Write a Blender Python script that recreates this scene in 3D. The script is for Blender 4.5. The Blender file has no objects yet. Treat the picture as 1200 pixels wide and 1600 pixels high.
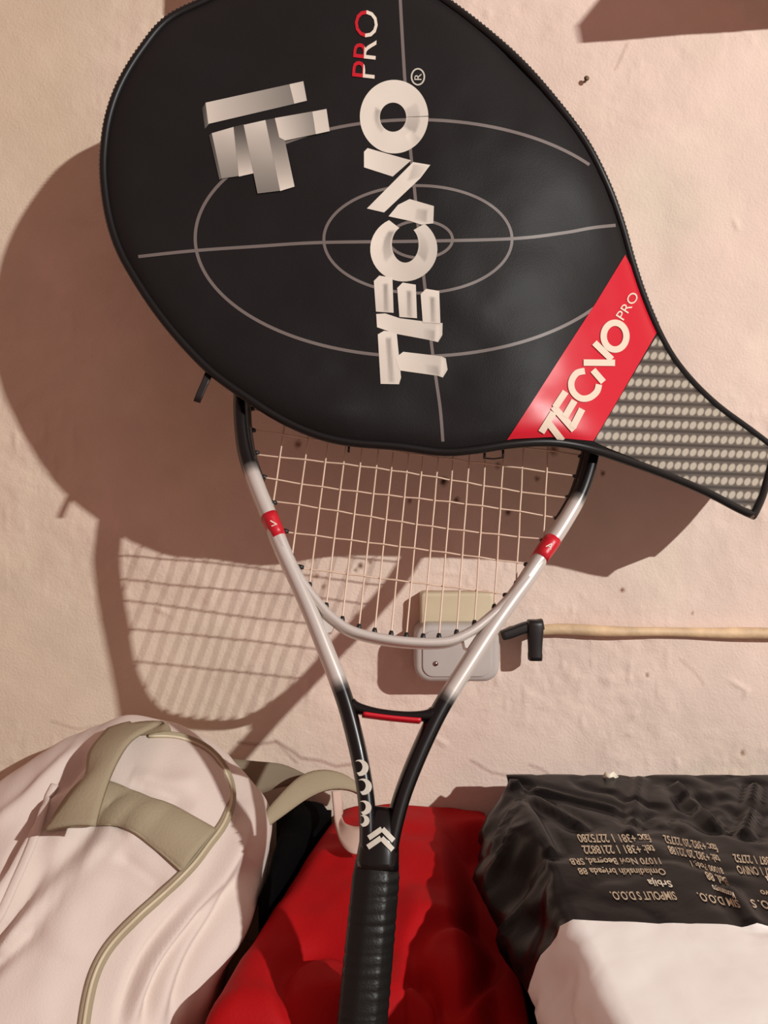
import bpy, bmesh, math, random
import numpy as np
from mathutils import Vector, Matrix
from mathutils.bvhtree import BVHTree
from mathutils.geometry import delaunay_2d_cdt

random.seed(4); RNG = np.random.default_rng(4)
SC = bpy.context.scene; COL = SC.collection

# ------------------------------------------------------------------ camera, world, lamp, exposure
D = 0.741            # camera to wall, metres
F = 1202.0           # focal length in pixels of the 1200x1600 frame
ZC = 1.16            # camera height
cam = bpy.data.objects.new('camera', bpy.data.cameras.new('camera')); COL.objects.link(cam)
cam.data.sensor_fit = 'HORIZONTAL'; cam.data.sensor_width = 36.0; cam.data.lens = 36.0 * F / 1200.0
cam.data.clip_start = 0.01
cam.location = (0, -D, ZC); cam.rotation_euler = (math.radians(90), 0, 0)
SC.camera = cam

world = bpy.data.worlds.new('room_light'); SC.world = world; world.use_nodes = True
wb = world.node_tree.nodes['Background']; wb.inputs[0].default_value = (0.344, 0.191, 0.165, 1); wb.inputs[1].default_value = 1.0

LP = Vector((1.85, -2.28, ZC + 1.03))
ld = bpy.data.lights.new('ceiling_tube_light', 'AREA'); ld.shape = 'RECTANGLE'; ld.size = 0.060; ld.size_y = 0.016
ld.energy = 84.0; ld.color = (1.0, 1.0, 0.965)
lamp = bpy.data.objects.new('ceiling_tube_light', ld); COL.objects.link(lamp)
lamp.location = LP; lamp.rotation_euler = (Vector((0, 0, ZC - 0.1)) - LP).to_track_quat('-Z', 'Y').to_euler()

vs = SC.view_settings; vs.view_transform = 'Standard'; vs.look = 'None'; vs.gamma = 1.0; vs.use_curve_mapping = False
vs.exposure = 0.0

# ------------------------------------------------------------------ helpers
def P(px, py, h):
    """point at height h (m) in front of the wall that lies on the sight line of photo position px, py"""
    d = D - h
    return Vector(((px - 600) / F * d, -h, ZC - (py - 800) / F * d))
def pix(p):
    d = p[1] + D
    return 600 + p[0] / d * F, 800 - (p[2] - ZC) / d * F
def sr(r, g, b):
    f = lambda c: ((c / 255) / 12.92 if c / 255 <= 0.04045 else ((c / 255 + 0.055) / 1.055) ** 2.4)
    return (f(r), f(g), f(b), 1)

def mat(name, col, rough=0.6, metal=0.0, spec=0.5, bump=None, vary=0.0, vscale=8.0, coat=0.0, attr=None, sheen=0.0):
    """procedural principled material; bump = [(scale, strength, detail), ...]"""
    m = bpy.data.materials.new(name); m.use_nodes = True
    nt = m.node_tree; N = nt.nodes; L = nt.links; b = N['Principled BSDF']
    b.inputs['Roughness'].default_value = rough; b.inputs['Metallic'].default_value = metal
    b.inputs['Specular IOR Level'].default_value = spec; b.inputs['Coat Weight'].default_value = coat
    b.inputs['Sheen Weight'].default_value = sheen
    b.inputs['Base Color'].default_value = col
    tc = N.new('ShaderNodeTexCoord'); src = None
    if attr:
        a = N.new('ShaderNodeAttribute'); a.attribute_name = attr; src = a.outputs['Color']
    if vary:
        n = N.new('ShaderNodeTexNoise'); n.inputs['Scale'].default_value = vscale; n.inputs['Detail'].default_value = 5
        L.new(tc.outputs['Object'], n.inputs['Vector'])
        r = N.new('ShaderNodeMapRange'); r.inputs[1].default_value = 0.3; r.inputs[2].default_value = 0.7
        r.inputs[3].default_value = 1 - vary; r.inputs[4].default_value = 1 + vary
        L.new(n.outputs['Fac'], r.inputs[0])
        mx = N.new('ShaderNodeVectorMath'); mx.operation = 'SCALE'
        if src is not None: L.new(src, mx.inputs[0])
        else: mx.inputs[0].default_value = col[:3]
        L.new(r.outputs[0], mx.inputs['Scale']); src = mx.outputs[0]
    if src is not None: L.new(src, b.inputs['Base Color'])
    prev = None
    for sc_, st, de in (bump or []):
        n = N.new('ShaderNodeTexNoise'); n.inputs['Scale'].default_value = sc_; n.inputs['Detail'].default_value = de
        L.new(tc.outputs['Object'], n.inputs['Vector'])
        bp = N.new('ShaderNodeBump'); bp.inputs['Strength'].default_value = st; bp.inputs['Distance'].default_value = 0.002
        L.new(n.outputs['Fac'], bp.inputs['Height'])
        if prev: L.new(prev.outputs[0], bp.inputs['Normal'])
        prev = bp
    if prev: L.new(prev.outputs[0], b.inputs['Normal'])
    return m

def tag(o, label, cat, group=None):
    o['label'] = label; o['category'] = cat
    if group: o['group'] = group
    return o
def thing(name, loc, label, cat):
    o = bpy.data.objects.new(name, None); COL.objects.link(o); o.location = loc; o.empty_display_size = 0.02
    return tag(o, label, cat)
def origin(o):
    v = Vector(o.location)
    return v + origin(o.parent) if o.parent else v
def mk(name, verts, faces, m, parent=None, smooth=True, cols=None, uvs=None, label=None, kind=None, mats=None, mi=None):
    """one mesh object from world-space vertices"""
    o0 = origin(parent) if parent else Vector((0, 0, 0))
    me = bpy.data.meshes.new(name)
    me.from_pydata([tuple(Vector(v) - o0) for v in verts], [], [tuple(f) for f in faces])
    if smooth: me.polygons.foreach_set('use_smooth', [True] * len(me.polygons))
    for mm in (mats or [m]): me.materials.append(mm)
    if mi is not None: me.polygons.foreach_set('material_index', mi)
    if cols is not None:
        a = me.color_attributes.new('tint', 'FLOAT_COLOR', 'POINT')
        a.data.foreach_set('color', np.asarray(cols, dtype=np.float32).ravel())
    if uvs is not None:
        ul = me.uv_layers.new(name='UVMap')
        for lp in me.loops: ul.data[lp.index].uv = uvs[lp.vertex_index]
    me.update()
    o = bpy.data.objects.new(name, me); COL.objects.link(o)
    if parent: o.parent = parent
    if label: o['label'] = label
    if kind: o['kind'] = kind
    return o
def fixn(o):
    bm = bmesh.new(); bm.from_mesh(o.data); bmesh.ops.recalc_face_normals(bm, faces=bm.faces); bm.to_mesh(o.data); bm.free()
    return o

def spline(pts, n, closed=False):
    """Catmull-Rom through the points, n samples evenly by parameter, any dimension"""
    p = np.asarray(pts, dtype=float); k = len(p)
    seg = np.linalg.norm(np.diff(np.vstack([p, p[:1]]) if closed else p, axis=0), axis=1) ** 0.5 + 1e-9
    T = np.concatenate([[0], np.cumsum(seg)]); out = []
    for t in np.linspace(0, T[-1], n, endpoint=not closed):
        i = min(int(np.searchsorted(T, t, side='right')) - 1, len(seg) - 1); u = (t - T[i]) / seg[i]
        if closed: a, b, c, d = p[(i - 1) % k], p[i % k], p[(i + 1) % k], p[(i + 2) % k]
        else: a, b, c, d = p[max(i - 1, 0)], p[i], p[min(i + 1, k - 1)], p[min(i + 2, k - 1)]
        out.append(0.5 * (2 * b + (c - a) * u + (2 * a - 5 * b + 4 * c - d) * u ** 2 + (3 * b - a - 3 * c + d) * u ** 3))
    return np.array(out)
def resample(pts, n, closed=False):
    p = np.asarray(pts, float)
    if closed: p = np.vstack([p, p[:1]])
    s = np.concatenate([[0], np.cumsum(np.linalg.norm(np.diff(p, axis=0), axis=1))])
    t = np.linspace(0, s[-1], n, endpoint=not closed)
    return np.stack([np.interp(t, s, p[:, i]) for i in range(p.shape[1])], 1)

def sweep(path, nrm, wid, dep, seg=16, closed=False, power=2.6, cap=True):
    """superellipse section swept along path; nrm = plane normal, wid in plane, dep along normal. returns verts, faces, angles, index"""
    k = len(path); V = []; Fc = []; info = []
    path = [Vector(p) for p in path]
    for i, p in enumerate(path):
        a = path[(i - 1) % k] if (closed or i > 0) else p
        c = path[(i + 1) % k] if (closed or i < k - 1) else p
        t = (c - a).normalized(); nn = nrm[i] if isinstance(nrm, list) else nrm
        s = t.cross(nn).normalized(); nn = s.cross(t).normalized()
        w = wid[i] if hasattr(wid, '__len__') else wid; dd = dep[i] if hasattr(dep, '__len__') else dep
        for j in range(seg):
            th = 2 * math.pi * j / seg; cx, sx = math.cos(th), math.sin(th)
            e = 2 / power
            q = p + s * (w / 2 * math.copysign(abs(cx) ** e, cx)) + nn * (dd / 2 * math.copysign(abs(sx) ** e, sx))
            V.append(q); info.append((i, th))
    m = k if closed else k - 1
    for i in range(m):
        for j in range(seg):
            a = i * seg + j; b = i * seg + (j + 1) % seg; c = ((i + 1) % k) * seg + (j + 1) % seg; d = ((i + 1) % k) * seg + j
            Fc.append((a, d, c, b))
    if cap and not closed:
        Fc.append(tuple(range(seg))); Fc.append(tuple(reversed(range((k - 1) * seg, k * seg))))
    return V, Fc, info
def tube(path, r, seg=8, closed=False):
    path = [Vector(p) for p in path]; k = len(path); nr = []
    prev = None
    for i in range(k):
        t = (path[(i + 1) % k if closed else min(i + 1, k - 1)] - path[(i - 1) % k if closed else max(i - 1, 0)]).normalized()
        ref = prev if prev is not None else (Vector((0, 0, 1)) if abs(t.z) < 0.9 else Vector((1, 0, 0)))
        n = (ref - t * ref.dot(t)).normalized(); nr.append(n); prev = n
    rr = [2 * x for x in r] if hasattr(r, '__len__') else 2 * r
    return sweep(path, nr, rr, rr, seg, closed, power=2.0)
def ribbon(A, B, thick, up=None, across=6, crown=0.0):
    """band between edge lists A and B (world points, same count); thickened towards up (default camera)"""
    n = len(A); V = []; Fc = []
    A = [Vector(a) for a in A]; B = [Vector(b) for b in B]
    camp = Vector((0, -D, ZC))
    for side in (0, 1):
        for i in range(n):
            for j in range(across + 1):
                u = j / across; q = A[i].lerp(B[i], u)
                t = A[min(i + 1, n - 1)].lerp(B[min(i + 1, n - 1)], u) - A[max(i - 1, 0)].lerp(B[max(i - 1, 0)], u)
                nn = t.cross(B[i] - A[i]); nn = nn.normalized() if nn.length > 1e-9 else Vector((0, -1, 0))
                ref = up if up is not None else (camp - q)
                if nn.dot(ref) < 0: nn = -nn
                V.append(q + nn * ((thick if side == 0 else 0) + crown * (1 - (2 * u - 1) ** 2)))
    w = across + 1; o = n * w
    for i in range(n - 1):
        for j in range(across):
            a = i * w + j; Fc.append((a, a + 1, a + w + 1, a + w)); Fc.append((o + a, o + a + w, o + a + w + 1, o + a + 1))
        Fc.append((i * w, i * w + w, o + i * w + w, o + i * w)); e = i * w + across
        Fc.append((e, o + e, o + e + w, e + w))
    for j in range(across):
        Fc.append((j, o + j, o + j + 1, j + 1)); e = (n - 1) * w + j; Fc.append((e, e + 1, o + e + 1, o + e))
    return V, Fc

def inside(poly, q):
    poly = np.asarray(poly); x, y = q[:, 0], q[:, 1]; r = np.zeros(len(q), bool)
    j = len(poly) - 1
    for i in range(len(poly)):
        xi, yi = poly[i]; xj, yj = poly[j]
        c = ((yi > y) != (yj > y))
        with np.errstate(divide='ignore', invalid='ignore'):
            r ^= c & (x < (xj - xi) * (y - yi) / (yj - yi + 1e-12) + xi)
        j = i
    return r
def pdist(line, q, closed=False):
    line = np.asarray(line, float); a = line; b = np.roll(line, -1, axis=0)
    if not closed: a = a[:-1]; b = b[:-1]
    best = np.full(len(q), 1e9)
    for s, e in zip(a, b):
        d = e - s; t = np.clip(((q - s) @ d) / (d @ d + 1e-12), 0, 1)
        best = np.minimum(best, np.linalg.norm(q - (s + t[:, None] * d), axis=1))
    return best
def dens(poly, step):
    poly = np.asarray(poly, float); out = []
    for a, b in zip(poly, np.roll(poly, -1, axis=0)):
        n = max(1, int(np.linalg.norm(b - a) / step))
        out += [a + (b - a) * i / n for i in range(n)]
    return np.array(out)
def fill2d(poly, step):
    """triangulated filling of a 2-D outline with inner points"""
    pl = dens(poly, step); lo, hi = pl.min(0), pl.max(0)
    g = np.stack(np.meshgrid(np.arange(lo[0], hi[0], step), np.arange(lo[1], hi[1], step)), -1).reshape(-1, 2)
    if len(g):
        g = g + RNG.uniform(-.12, .12, g.shape) * step
        g = g[inside(pl, g)]
        if len(g): g = g[pdist(pl, g, True) > step * 0.45]
    pts = np.vstack([pl, g]) if len(g) else pl
    r = delaunay_2d_cdt([Vector(p) for p in pts], [], [list(range(len(pl)))], 1, 1e-5)
    return np.array([tuple(v) for v in r[0]]), [tuple(f) for f in r[2]]
def strokepoly(pts, w, closed=False):
    p = np.asarray(pts, float); k = len(p); V = []; Fc = []
    ws = w if hasattr(w, '__len__') else [w] * k
    for i in range(k):
        a = p[(i - 1) % k] if closed or i else p[i]; c = p[(i + 1) % k] if closed or i < k - 1 else p[i]
        t = c - a; t = t / (np.linalg.norm(t) + 1e-9); n = np.array([-t[1], t[0]])
        V += [p[i] + n * ws[i] / 2, p[i], p[i] - n * ws[i] / 2]
    for i in range(k if closed else k - 1):
        a = 3 * i; b = 3 * ((i + 1) % k)
        Fc += [(a, b, b + 1, a + 1), (a + 1, b + 1, b + 2, a + 2)]
    return np.array(V), Fc

def vnoise(x, y, seed=0):
    """smooth 2-D value noise"""
    tab = np.random.default_rng(seed).uniform(-1, 1, (256, 256))
    xi = np.floor(x).astype(int); yi = np.floor(y).astype(int); u = x - xi; v = y - yi
    u = u * u * (3 - 2 * u); v = v * v * (3 - 2 * v)
    g = lambda a, b: tab[a % 256, b % 256]
    return (g(xi, yi) * (1 - u) + g(xi + 1, yi) * u) * (1 - v) + (g(xi, yi + 1) * (1 - u) + g(xi + 1, yi + 1) * u) * v
def fbm(x, y, o=4, seed=0):
    return sum(vnoise(x * 2 ** i + 7.3 * i, y * 2 ** i + 3.1 * i, seed + i) / 2 ** i for i in range(o))
def textmesh(s, shear=0.0, bold=0.0):
    """filled flat letters: 2-D points and faces, normalised to width 1 / height 1"""
    cu = bpy.data.curves.new('txt', 'FONT'); cu.body = s; cu.shear = shear; cu.resolution_u = 3; cu.offset = bold
    ob = bpy.data.objects.new('txt', cu); COL.objects.link(ob)
    me = bpy.data.meshes.new_from_object(ob.evaluated_get(bpy.context.evaluated_depsgraph_get()))
    v = np.array([tuple(q.co)[:2] for q in me.vertices]); f = [tuple(p.vertices) for p in me.polygons]
    bpy.data.objects.remove(ob); bpy.data.curves.remove(cu); bpy.data.meshes.remove(me)
    v -= v.min(0); v /= v.max(0)
    return v, f
def box(lo, hi):
    x0, y0, z0 = lo; x1, y1, z1 = hi
    return ([(x0, y0, z0), (x1, y0, z0), (x1, y1, z0), (x0, y1, z0), (x0, y0, z1), (x1, y0, z1), (x1, y1, z1), (x0, y1, z1)],
            [(0, 3, 2, 1), (4, 5, 6, 7), (0, 1, 5, 4), (1, 2, 6, 5), (2, 3, 7, 6), (3, 0, 4, 7)])
def bevel(o, w, seg=2):
    bm = bmesh.new(); bm.from_mesh(o.data)
    bmesh.ops.bevel(bm, geom=list(bm.edges) + list(bm.verts), offset=w, segments=seg, profile=0.5, affect='EDGES')
    bm.to_mesh(o.data); bm.free(); o.data.polygons.foreach_set('use_smooth', [True] * len(o.data.polygons))
    return o

# ------------------------------------------------------------------ wall, floor, table
TT = ZC - 0.410     # table top height
def build_wall():
    ax = np.concatenate([np.linspace(-1.6, -0.50, 10)[:-1], np.arange(-0.50, 0.50, 0.0016), np.linspace(0.50, 1.6, 10)])
    az = np.concatenate([np.linspace(0, ZC - 0.36, 8)[:-1], np.arange(ZC - 0.36, ZC + 0.56, 0.0016), np.linspace(ZC + 0.56, 2.5, 8)])
    X, Z = np.meshgrid(ax, az); q = np.stack([600 + X / D * F, 800 - (Z - ZC) / D * F], -1).reshape(-1, 2)
    x, z = X.ravel(), Z.ravel()
    big = fbm(x * 7, z * 7, 3, 11) * 0.0017
    rough = np.clip(vnoise(x * 9 + 3, z * 9, 31) + 0.15, 0, 1)
    lump = fbm(x * 60, z * 60, 3, 21) * 0.00060 * (0.3 + rough)
    flake = np.clip(vnoise(x * 110 + 9, z * 75, 41) - 0.40, 0, 1) * 0.0020 * rough
    y = -(big + lump + flake)
    col = np.ones((len(x), 4)) * np.array(sr(222, 206, 188))
    pinkness = np.clip(fbm(x * 5 + 2, z * 5, 4, 51) * 1.3 + 0.4, 0, 1)[:, None]
    col = col * (1 - pinkness) + np.array(sr(227, 205, 191)) * pinkness
    yel = np.clip(fbm(x * 6 + 20, z * 4, 4, 61) * 1.1 - 0.15, 0, 1)[:, None]
    col = col * (1 - yel * 0.6) + np.array(sr(212, 194, 168)) * yel * 0.6
    left_falloff = np.clip((0.05 - x) * 1.1, 0, 0.5)[:, None]                                     # darker, yellower towards the left: lamp falloff deepened in the wall colour
    col = col * (1 - left_falloff) + np.array(sr(206, 187, 160)) * left_falloff
    warm = 1 + 0.05 * fbm(x * 25, z * 25, 3, 71)[:, None]; col = col * warm
    cracks = [([(372, 1160), (400, 1164), (432, 1160), (452, 1172), (470, 1186), (500, 1190), (524, 1199), (548, 1196)], 2.6, 0.75),
              ([(430, 1158), (450, 1180), (462, 1192)], 2.4, 0.5), ([(80, 1128), (120, 1140), (180, 1134)], 2.2, 0.35),
              ([(735, 1190), (752, 1200), (768, 1209), (790, 1213), (812, 1214)], 2.4, 0.6), ([(826, 1196), (846, 1203), (858, 1212)], 2.2, 0.5),
              ([(1060, 1030), (1085, 1052), (1098, 1070)], 2.2, 0.35), ([(960, 110), (978, 70)], 2.2, 0.4)]
    for line, w, s in cracks:
        d = pdist(line, q); g = np.exp(-(d / w) ** 2) * s
        y += g * 0.0009; y -= np.exp(-((d - 4) / 3) ** 2) * s * 0.0004
        col[:, :3] *= (1 - 0.55 * g[:, None] * np.array([0.8, 1, 1]))
    for px, py, r, c in [(972, 922, 4, (120, 62, 30)), (563, 884, 5, (110, 80, 64)), (578, 878, 4, (150, 112, 90)), (556, 891, 3, (120, 86, 66)),
                         (693, 752, 7, (70, 44, 34)), (713, 781, 5, (100, 66, 52)), (794, 800, 5, (90, 58, 44)), (839, 748, 4, (105, 70, 54)), (865, 703, 8, (130, 92, 76)),
                         (778, 727, 5, (130, 92, 76)), (181, 382, 4, (88, 62, 44)), (941, 740, 4, (110, 74, 60)), (1010, 1054, 3, (150, 118, 92)), (1160, 1176, 4, (150, 118, 92)),
                         (1081, 958, 3, (150, 122, 94)), (495, 900, 4, (170, 130, 105)), (505, 917, 4, (165, 128, 105)), (466, 694, 6, (140, 100, 84)), (640, 782, 4, (130, 95, 80))]:
        d = np.hypot(q[:, 0] - px, (q[:, 1] - py) * 0.85) + 1.2 * vnoise(q[:, 0] / 3, q[:, 1] / 3, 81)
        g = np.clip(1.25 - d / r, 0, 1)[:, None]; col = col * (1 - g) + np.array(sr(*c)) * g; y += g[:, 0] * 0.0008
    for px, py, a, l in [(1152, 1070, 0.5, 16), (990, 1118, -0.9, 9), (1165, 1082, -1.2, 8), (700, 895, 0.1, 22), (690, 1160, 0.6, 14), (735, 990, 0.5, 10), (255, 955, 0.4, 20), (330, 930, -1.0, 14), (890, 195, 1.0, 10), (872, 282, 0.8, 9), (1150, 350, 1.2, 10)]:
        dx, dy = q[:, 0] - px, q[:, 1] - py; u = dx * math.cos(a) + dy * math.sin(a); v = -dx * math.sin(a) + dy * math.cos(a)
        y -= np.exp(-(u / l) ** 2 - (v / 4) ** 2) * 0.0012                                # small trowel ridges
    col[:, 3] = 1
    nx, nz = len(ax), len(az); idx = np.arange(nx * nz).reshape(nz, nx)
    fc = np.stack([idx[:-1, :-1], idx[:-1, 1:], idx[1:, 1:], idx[1:, :-1]], -1).reshape(-1, 4)
    m = mat('painted_plaster', (1, 1, 1, 1), 0.75, spec=0.25, bump=[(420, 0.28, 4), (90, 0.18, 5)], attr='tint')
    o = mk('wall_back', np.stack([x, y, z], 1).tolist(), fc.tolist(), m, cols=col)
    o['kind'] = 'structure'
    return o
build_wall()
fl = mk('floor', *box((-1.6, -2.6, -0.05), (1.6, 0.02, 0)), mat('floor_boards', sr(128, 92, 66), 0.6, vary=0.15), smooth=False); fl['kind'] = 'structure'
wood = mat('brown_wood', sr(142, 98, 62), 0.55, vary=0.18, vscale=14, bump=[(60, 0.2, 5)])
tb = thing('wooden_table', (0, -0.26, 0), 'brown wooden table against the wall under the bags', 'table')
bevel(mk('table_top', *box((-0.62, -0.52, TT - 0.03), (0.62, -0.006, TT)), wood, tb), 0.003)
for sx in (-0.57, 0.57):
    for sy in (-0.47, -0.06):
        bevel(mk('leg', *box((sx - 0.025, sy - 0.025, 0), (sx + 0.025, sy + 0.025, TT - 0.029)), wood, tb), 0.003)

# ------------------------------------------------------------------ tennis racket (leans back towards the wall)
RA, RT, RB = 0.184, 0.345, 0.09
NR = Vector((RB, -1, RT)).normalized()
def rplane(px, py):
    r0 = (px - 600) / F; r1 = -(py - 800) / F; q = RT * r1 + RB * r0
    return P(px, py, (RA - q * D) / (1 - q))
RO = rplane(622, 1003); RV = (RO - rplane(575, 1500)).normalized(); RU = RV.cross(NR).normalized()
if RU.x < 0: RU = -RU
def R(u, v, n=0.0): return RO + RU * (u / 1000) + RV * (v / 1000) + NR * (n / 1000)     # millimetres in the racket's own plane

black_gloss = mat('black_lacquer', (0.005, 0.005, 0.005, 1), 0.22, spec=0.35, coat=0.1)
frame_paint = mat('frame_lacquer', (1, 1, 1, 1), 0.3, metal=0.2, spec=0.45, coat=0.15, attr='tint')
red_paint = mat('red_band_paint', sr(196, 22, 40), 0.4)
silver_print = mat('silver_print', sr(196, 190, 176), 0.45)
string_m = mat('cream_string', sr(212, 186, 164), 0.32, spec=0.5)
grip_m = mat('black_grip_tape', (0.0075, 0.0075, 0.007, 1), 0.40, spec=0.3, bump=[(700, 0.12, 3)])
rubber = mat('black_plastic', (0.012, 0.010, 0.010, 1), 0.45)
white_print = mat('white_print', sr(226, 216, 200), 0.5)

rk = thing('tennis_racket', R(0, -335), 'black and silver tennis racket, half its strung head behind the black cover', 'tennis racket')
half = [(0, 0), (30, 2.6), (46, 10), (58, 20), (77, 41), (97, 73), (113, 101), (125, 127), (133, 160), (137, 198), (133, 240), (119, 283), (94, 320), (58, 343), (0, 352)]
hoop = half + [(-u, v) for u, v in reversed(half[1:-1])]
hp = resample(spline(hoop, 400, True), 220, True)
def frame_tint(u, v):
    b = min(max((v - 104 - (8 if u > 0 else 0)) / 9, 0), 1); b2 = min(max((-28 - v) / 9, 0), 1)
    k = max(b * b * (3 - 2 * b), b2 * b2 * (3 - 2 * b2))
    s = np.array(sr(204, 197, 190)); d = np.array((0.004, 0.004, 0.0045, 1))
    return s * (1 - k) + d * k
def hw(u, v):
    t = min(max((v - 30) / 50, 0), 1); return 0.0072 + 0.0048 * t
V, Fc, inf = sweep([R(*q) for q in hp], NR, [hw(*q) for q in hp], [0.018 + 0.006 * min(max((q[1] - 20) / 60, 0), 1) for q in hp], 18, True)
mk('head_hoop', V, Fc, frame_paint, rk, cols=[frame_tint(*hp[i]) for i, _ in inf])
for s in (-1, 1):
    lp = resample(spline([(s * u, v) for u, v in [(102, 80), (89, 57), (77, 38), (63, 15), (48, -12), (35, -36), (26.5, -55), (18, -78), (11.5, -100), (8, -120), (7, -132)]], 90), 70)
    wd = [0.0105 + 0.0012 * math.sin(min(max((60 - q[1]) / 180, 0), 1) * math.pi) - (0.003 if q[1] > 70 else 0) for q in lp]
    V, Fc, inf = sweep([R(*q) for q in lp], NR, wd, 0.0215, 18)
    mk('throat_arm', V, Fc, frame_paint, rk, cols=[frame_tint(*lp[i]) for i, _ in inf])
    # moulded web in the fork
    web = [(s * 60, 22), (s * 50, 14), (s * 44, 8), (s * 46, 1), (s * 52, -1), (s * 57, 6)]
    f2, ff = fill2d(web, 3.0); k = len(f2)
    V = [R(u, v, 3.5) for u, v in f2] + [R(u, v, -6) for u, v in f2]
    nb = len(dens(web, 3.0))
    Fw = ff + [tuple(reversed([i + k for i in f])) for f in ff] + [(i, (i + 1) % nb, k + (i + 1) % nb, k + i) for i in range(nb)]
    fixn(mk('fork_web', V, Fw, frame_paint, rk, smooth=False, cols=[frame_tint(50, 0)] * (2 * k)))
    # red band on the hoop
    vb = 70 if s < 0 else 78
    ib = sorted(range(len(hp)), key=lambda i: abs(hp[i][1] - vb) + (1e3 if hp[i][0] * s < 0 else 0))[0]
    seg = [hp[(ib + k2) % len(hp)] for k2 in range(-2, 3)]
    V, Fc, inf = sweep([R(*q) for q in seg], NR, [hw(*q) + 0.0008 for q in seg], [0.0246] * 5, 18)
    bnd = mk('red_band', V, Fc, red_paint, rk, label='red band round the frame')
    tv, tf = textmesh('7' if s < 0 else 'A')
    c = Vector(hp[ib]); t = Vector(seg[-1] - seg[0]).normalized(); nn = Vector((-t.y, t.x))
    mk('band_print', [R(*(c + nn * ((a - .5) * 4.5) + t * ((b - .5) * 4.5)), 12.5) for a, b in tv], tf, white_print, bnd, smooth=False)
br = resample(spline([(-28, -45), (-24, -46.8), (-12, -48.5), (0, -49), (12, -48.5), (24, -46.8), (28, -45)], 40), 30)
V, Fc, inf = sweep([R(*q) for q in br], NR, [0.0062 + 0.004 * (abs(q[0]) / 29) ** 4 for q in br], 0.019, 16)
brg = mk('throat_bridge', V, Fc, black_gloss, rk)
rp = [(u, -50.3 - 0.5 * math.cos(u / 24 * 1.5)) for u in np.linspace(-19, 19, 20)]
V, Fc, inf = sweep([R(*q, 1.2) for q in rp], NR, 0.0042, 0.0176, 12)
mk('bridge_print', V, Fc, red_paint, brg, label='red strip under the throat bridge')
# cone between the arms and the grip
cp = [(0, v) for v in np.linspace(-106, -142, 10)]
V, Fc, inf = sweep([R(*q) for q in cp], NR, [0.012, 0.016, 0.0195, 0.0215, 0.023, 0.0245, 0.0255, 0.0262, 0.0268, 0.0272], [0.010, 0.0150, 0.0185, 0.0212, 0.0228, 0.0238, 0.0246, 0.0252, 0.0256, 0.026], 24, power=2.8)
cone = mk('handle_cone', V, Fc, black_gloss, rk)
for k in range(2):
    for s in (-1, 1):
        f2, ff = strokepoly([(0.2 * s, -118.5 - k * 5.2), (4.0 * s, -121.5 - k * 5.2), (7.8 * s, -124.5 - k * 5.2)], 3.1)
        mk('chevron_stripe', [R(u, v, 12.4 + 0.06 * (-118 - v) - 0.012 * u * u) for u, v in f2], ff, silver_print, cone, smooth=False)
# silver crescents printed on the left arm
def ruv(px, py): p = rplane(px, py) - RO; return p.dot(RU) * 1000, p.dot(RV) * 1000
for px, py, r in [(566, 1200, 12.5), (571, 1229, 12.5), (572, 1261, 11), (571, 1281, 9)]:
    th = np.linspace(-2.0, 1.7, 22)
    out = [(px - 5 + r * 1.05 * math.cos(a), py + r * math.sin(a)) for a in th] + [(px - 9 + r * 0.62 * math.cos(a), py - 1.5 + r * 0.70 * math.sin(a)) for a in th[::-1]]
    f2, ff = fill2d([ruv(*q) for q in out], 1.2)
    c_ = np.interp(ruv(px, py)[1], [-120, -100, -78, -55], [-8, -11.5, -18, -26.5])
    mk('silver_crescent', [R(a, b, 11.25 - 0.055 * max(abs(a - c_) - 2.5, 0) ** 2) for a, b in f2], ff, silver_print, rk, smooth=False)
# octagonal grip wrapped with tape
gv = np.linspace(-138, -326, 190); V = []; Fc = []; ns = 48
for i, v in enumerate(gv):
    for j in range(ns):
        th = 2 * math.pi * j / ns; oc = 1 / max(abs(math.cos(((th + math.pi / 8) % (math.pi / 4)) - math.pi / 8)), .1)
        ph = ((v + 9 * th / (2 * math.pi) * 1.0) / 15.5 + 100) % 1.0
        ridge = -0.30 * math.exp(-(ph / 0.05) ** 2) - 0.30 * math.exp(-((1 - ph) / 0.03) ** 2) + 0.10 * math.sin(ph * 12 + v * 0.3) + 0.12 * math.sin(v * 0.9 + th * 2)
        fl_ = 1.6 * min(max((-300 - v) / 26, 0), 1) - 1.0 * min(max((v + 148) / 10, 0), 1)
        rr = (14.2 + fl_ + 0.5 * (-138 - v) / 188) * (0.45 + 0.55 * oc) / 1.0 + ridge
        V.append(R(rr * 1.03 * math.cos(th), v, rr * 0.92 * math.sin(th)))
for i in range(len(gv) - 1):
    for j in range(ns): a = i * ns + j; b = i * ns + (j + 1) % ns; Fc.append((a, b, b + ns, a + ns))
Fc.append(tuple(reversed(range(ns)))); Fc.append(tuple(range((len(gv) - 1) * ns, len(gv) * ns)))
fixn(mk('grip', V, Fc, grip_m, rk))
V, Fc, inf = sweep([R(0, v) for v in np.linspace(-325, -335, 6)], NR, [0.034, 0.035, 0.0355, 0.0355, 0.035, 0.032], [0.031, 0.032, 0.0325, 0.0325, 0.032, 0.029], 24, power=3)
mk('butt_cap', V, Fc, rubber, rk)
cl = resample(spline([(14.2, -139.5), (0, -140), (-14.2, -139.5)], 6), 6)
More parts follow.
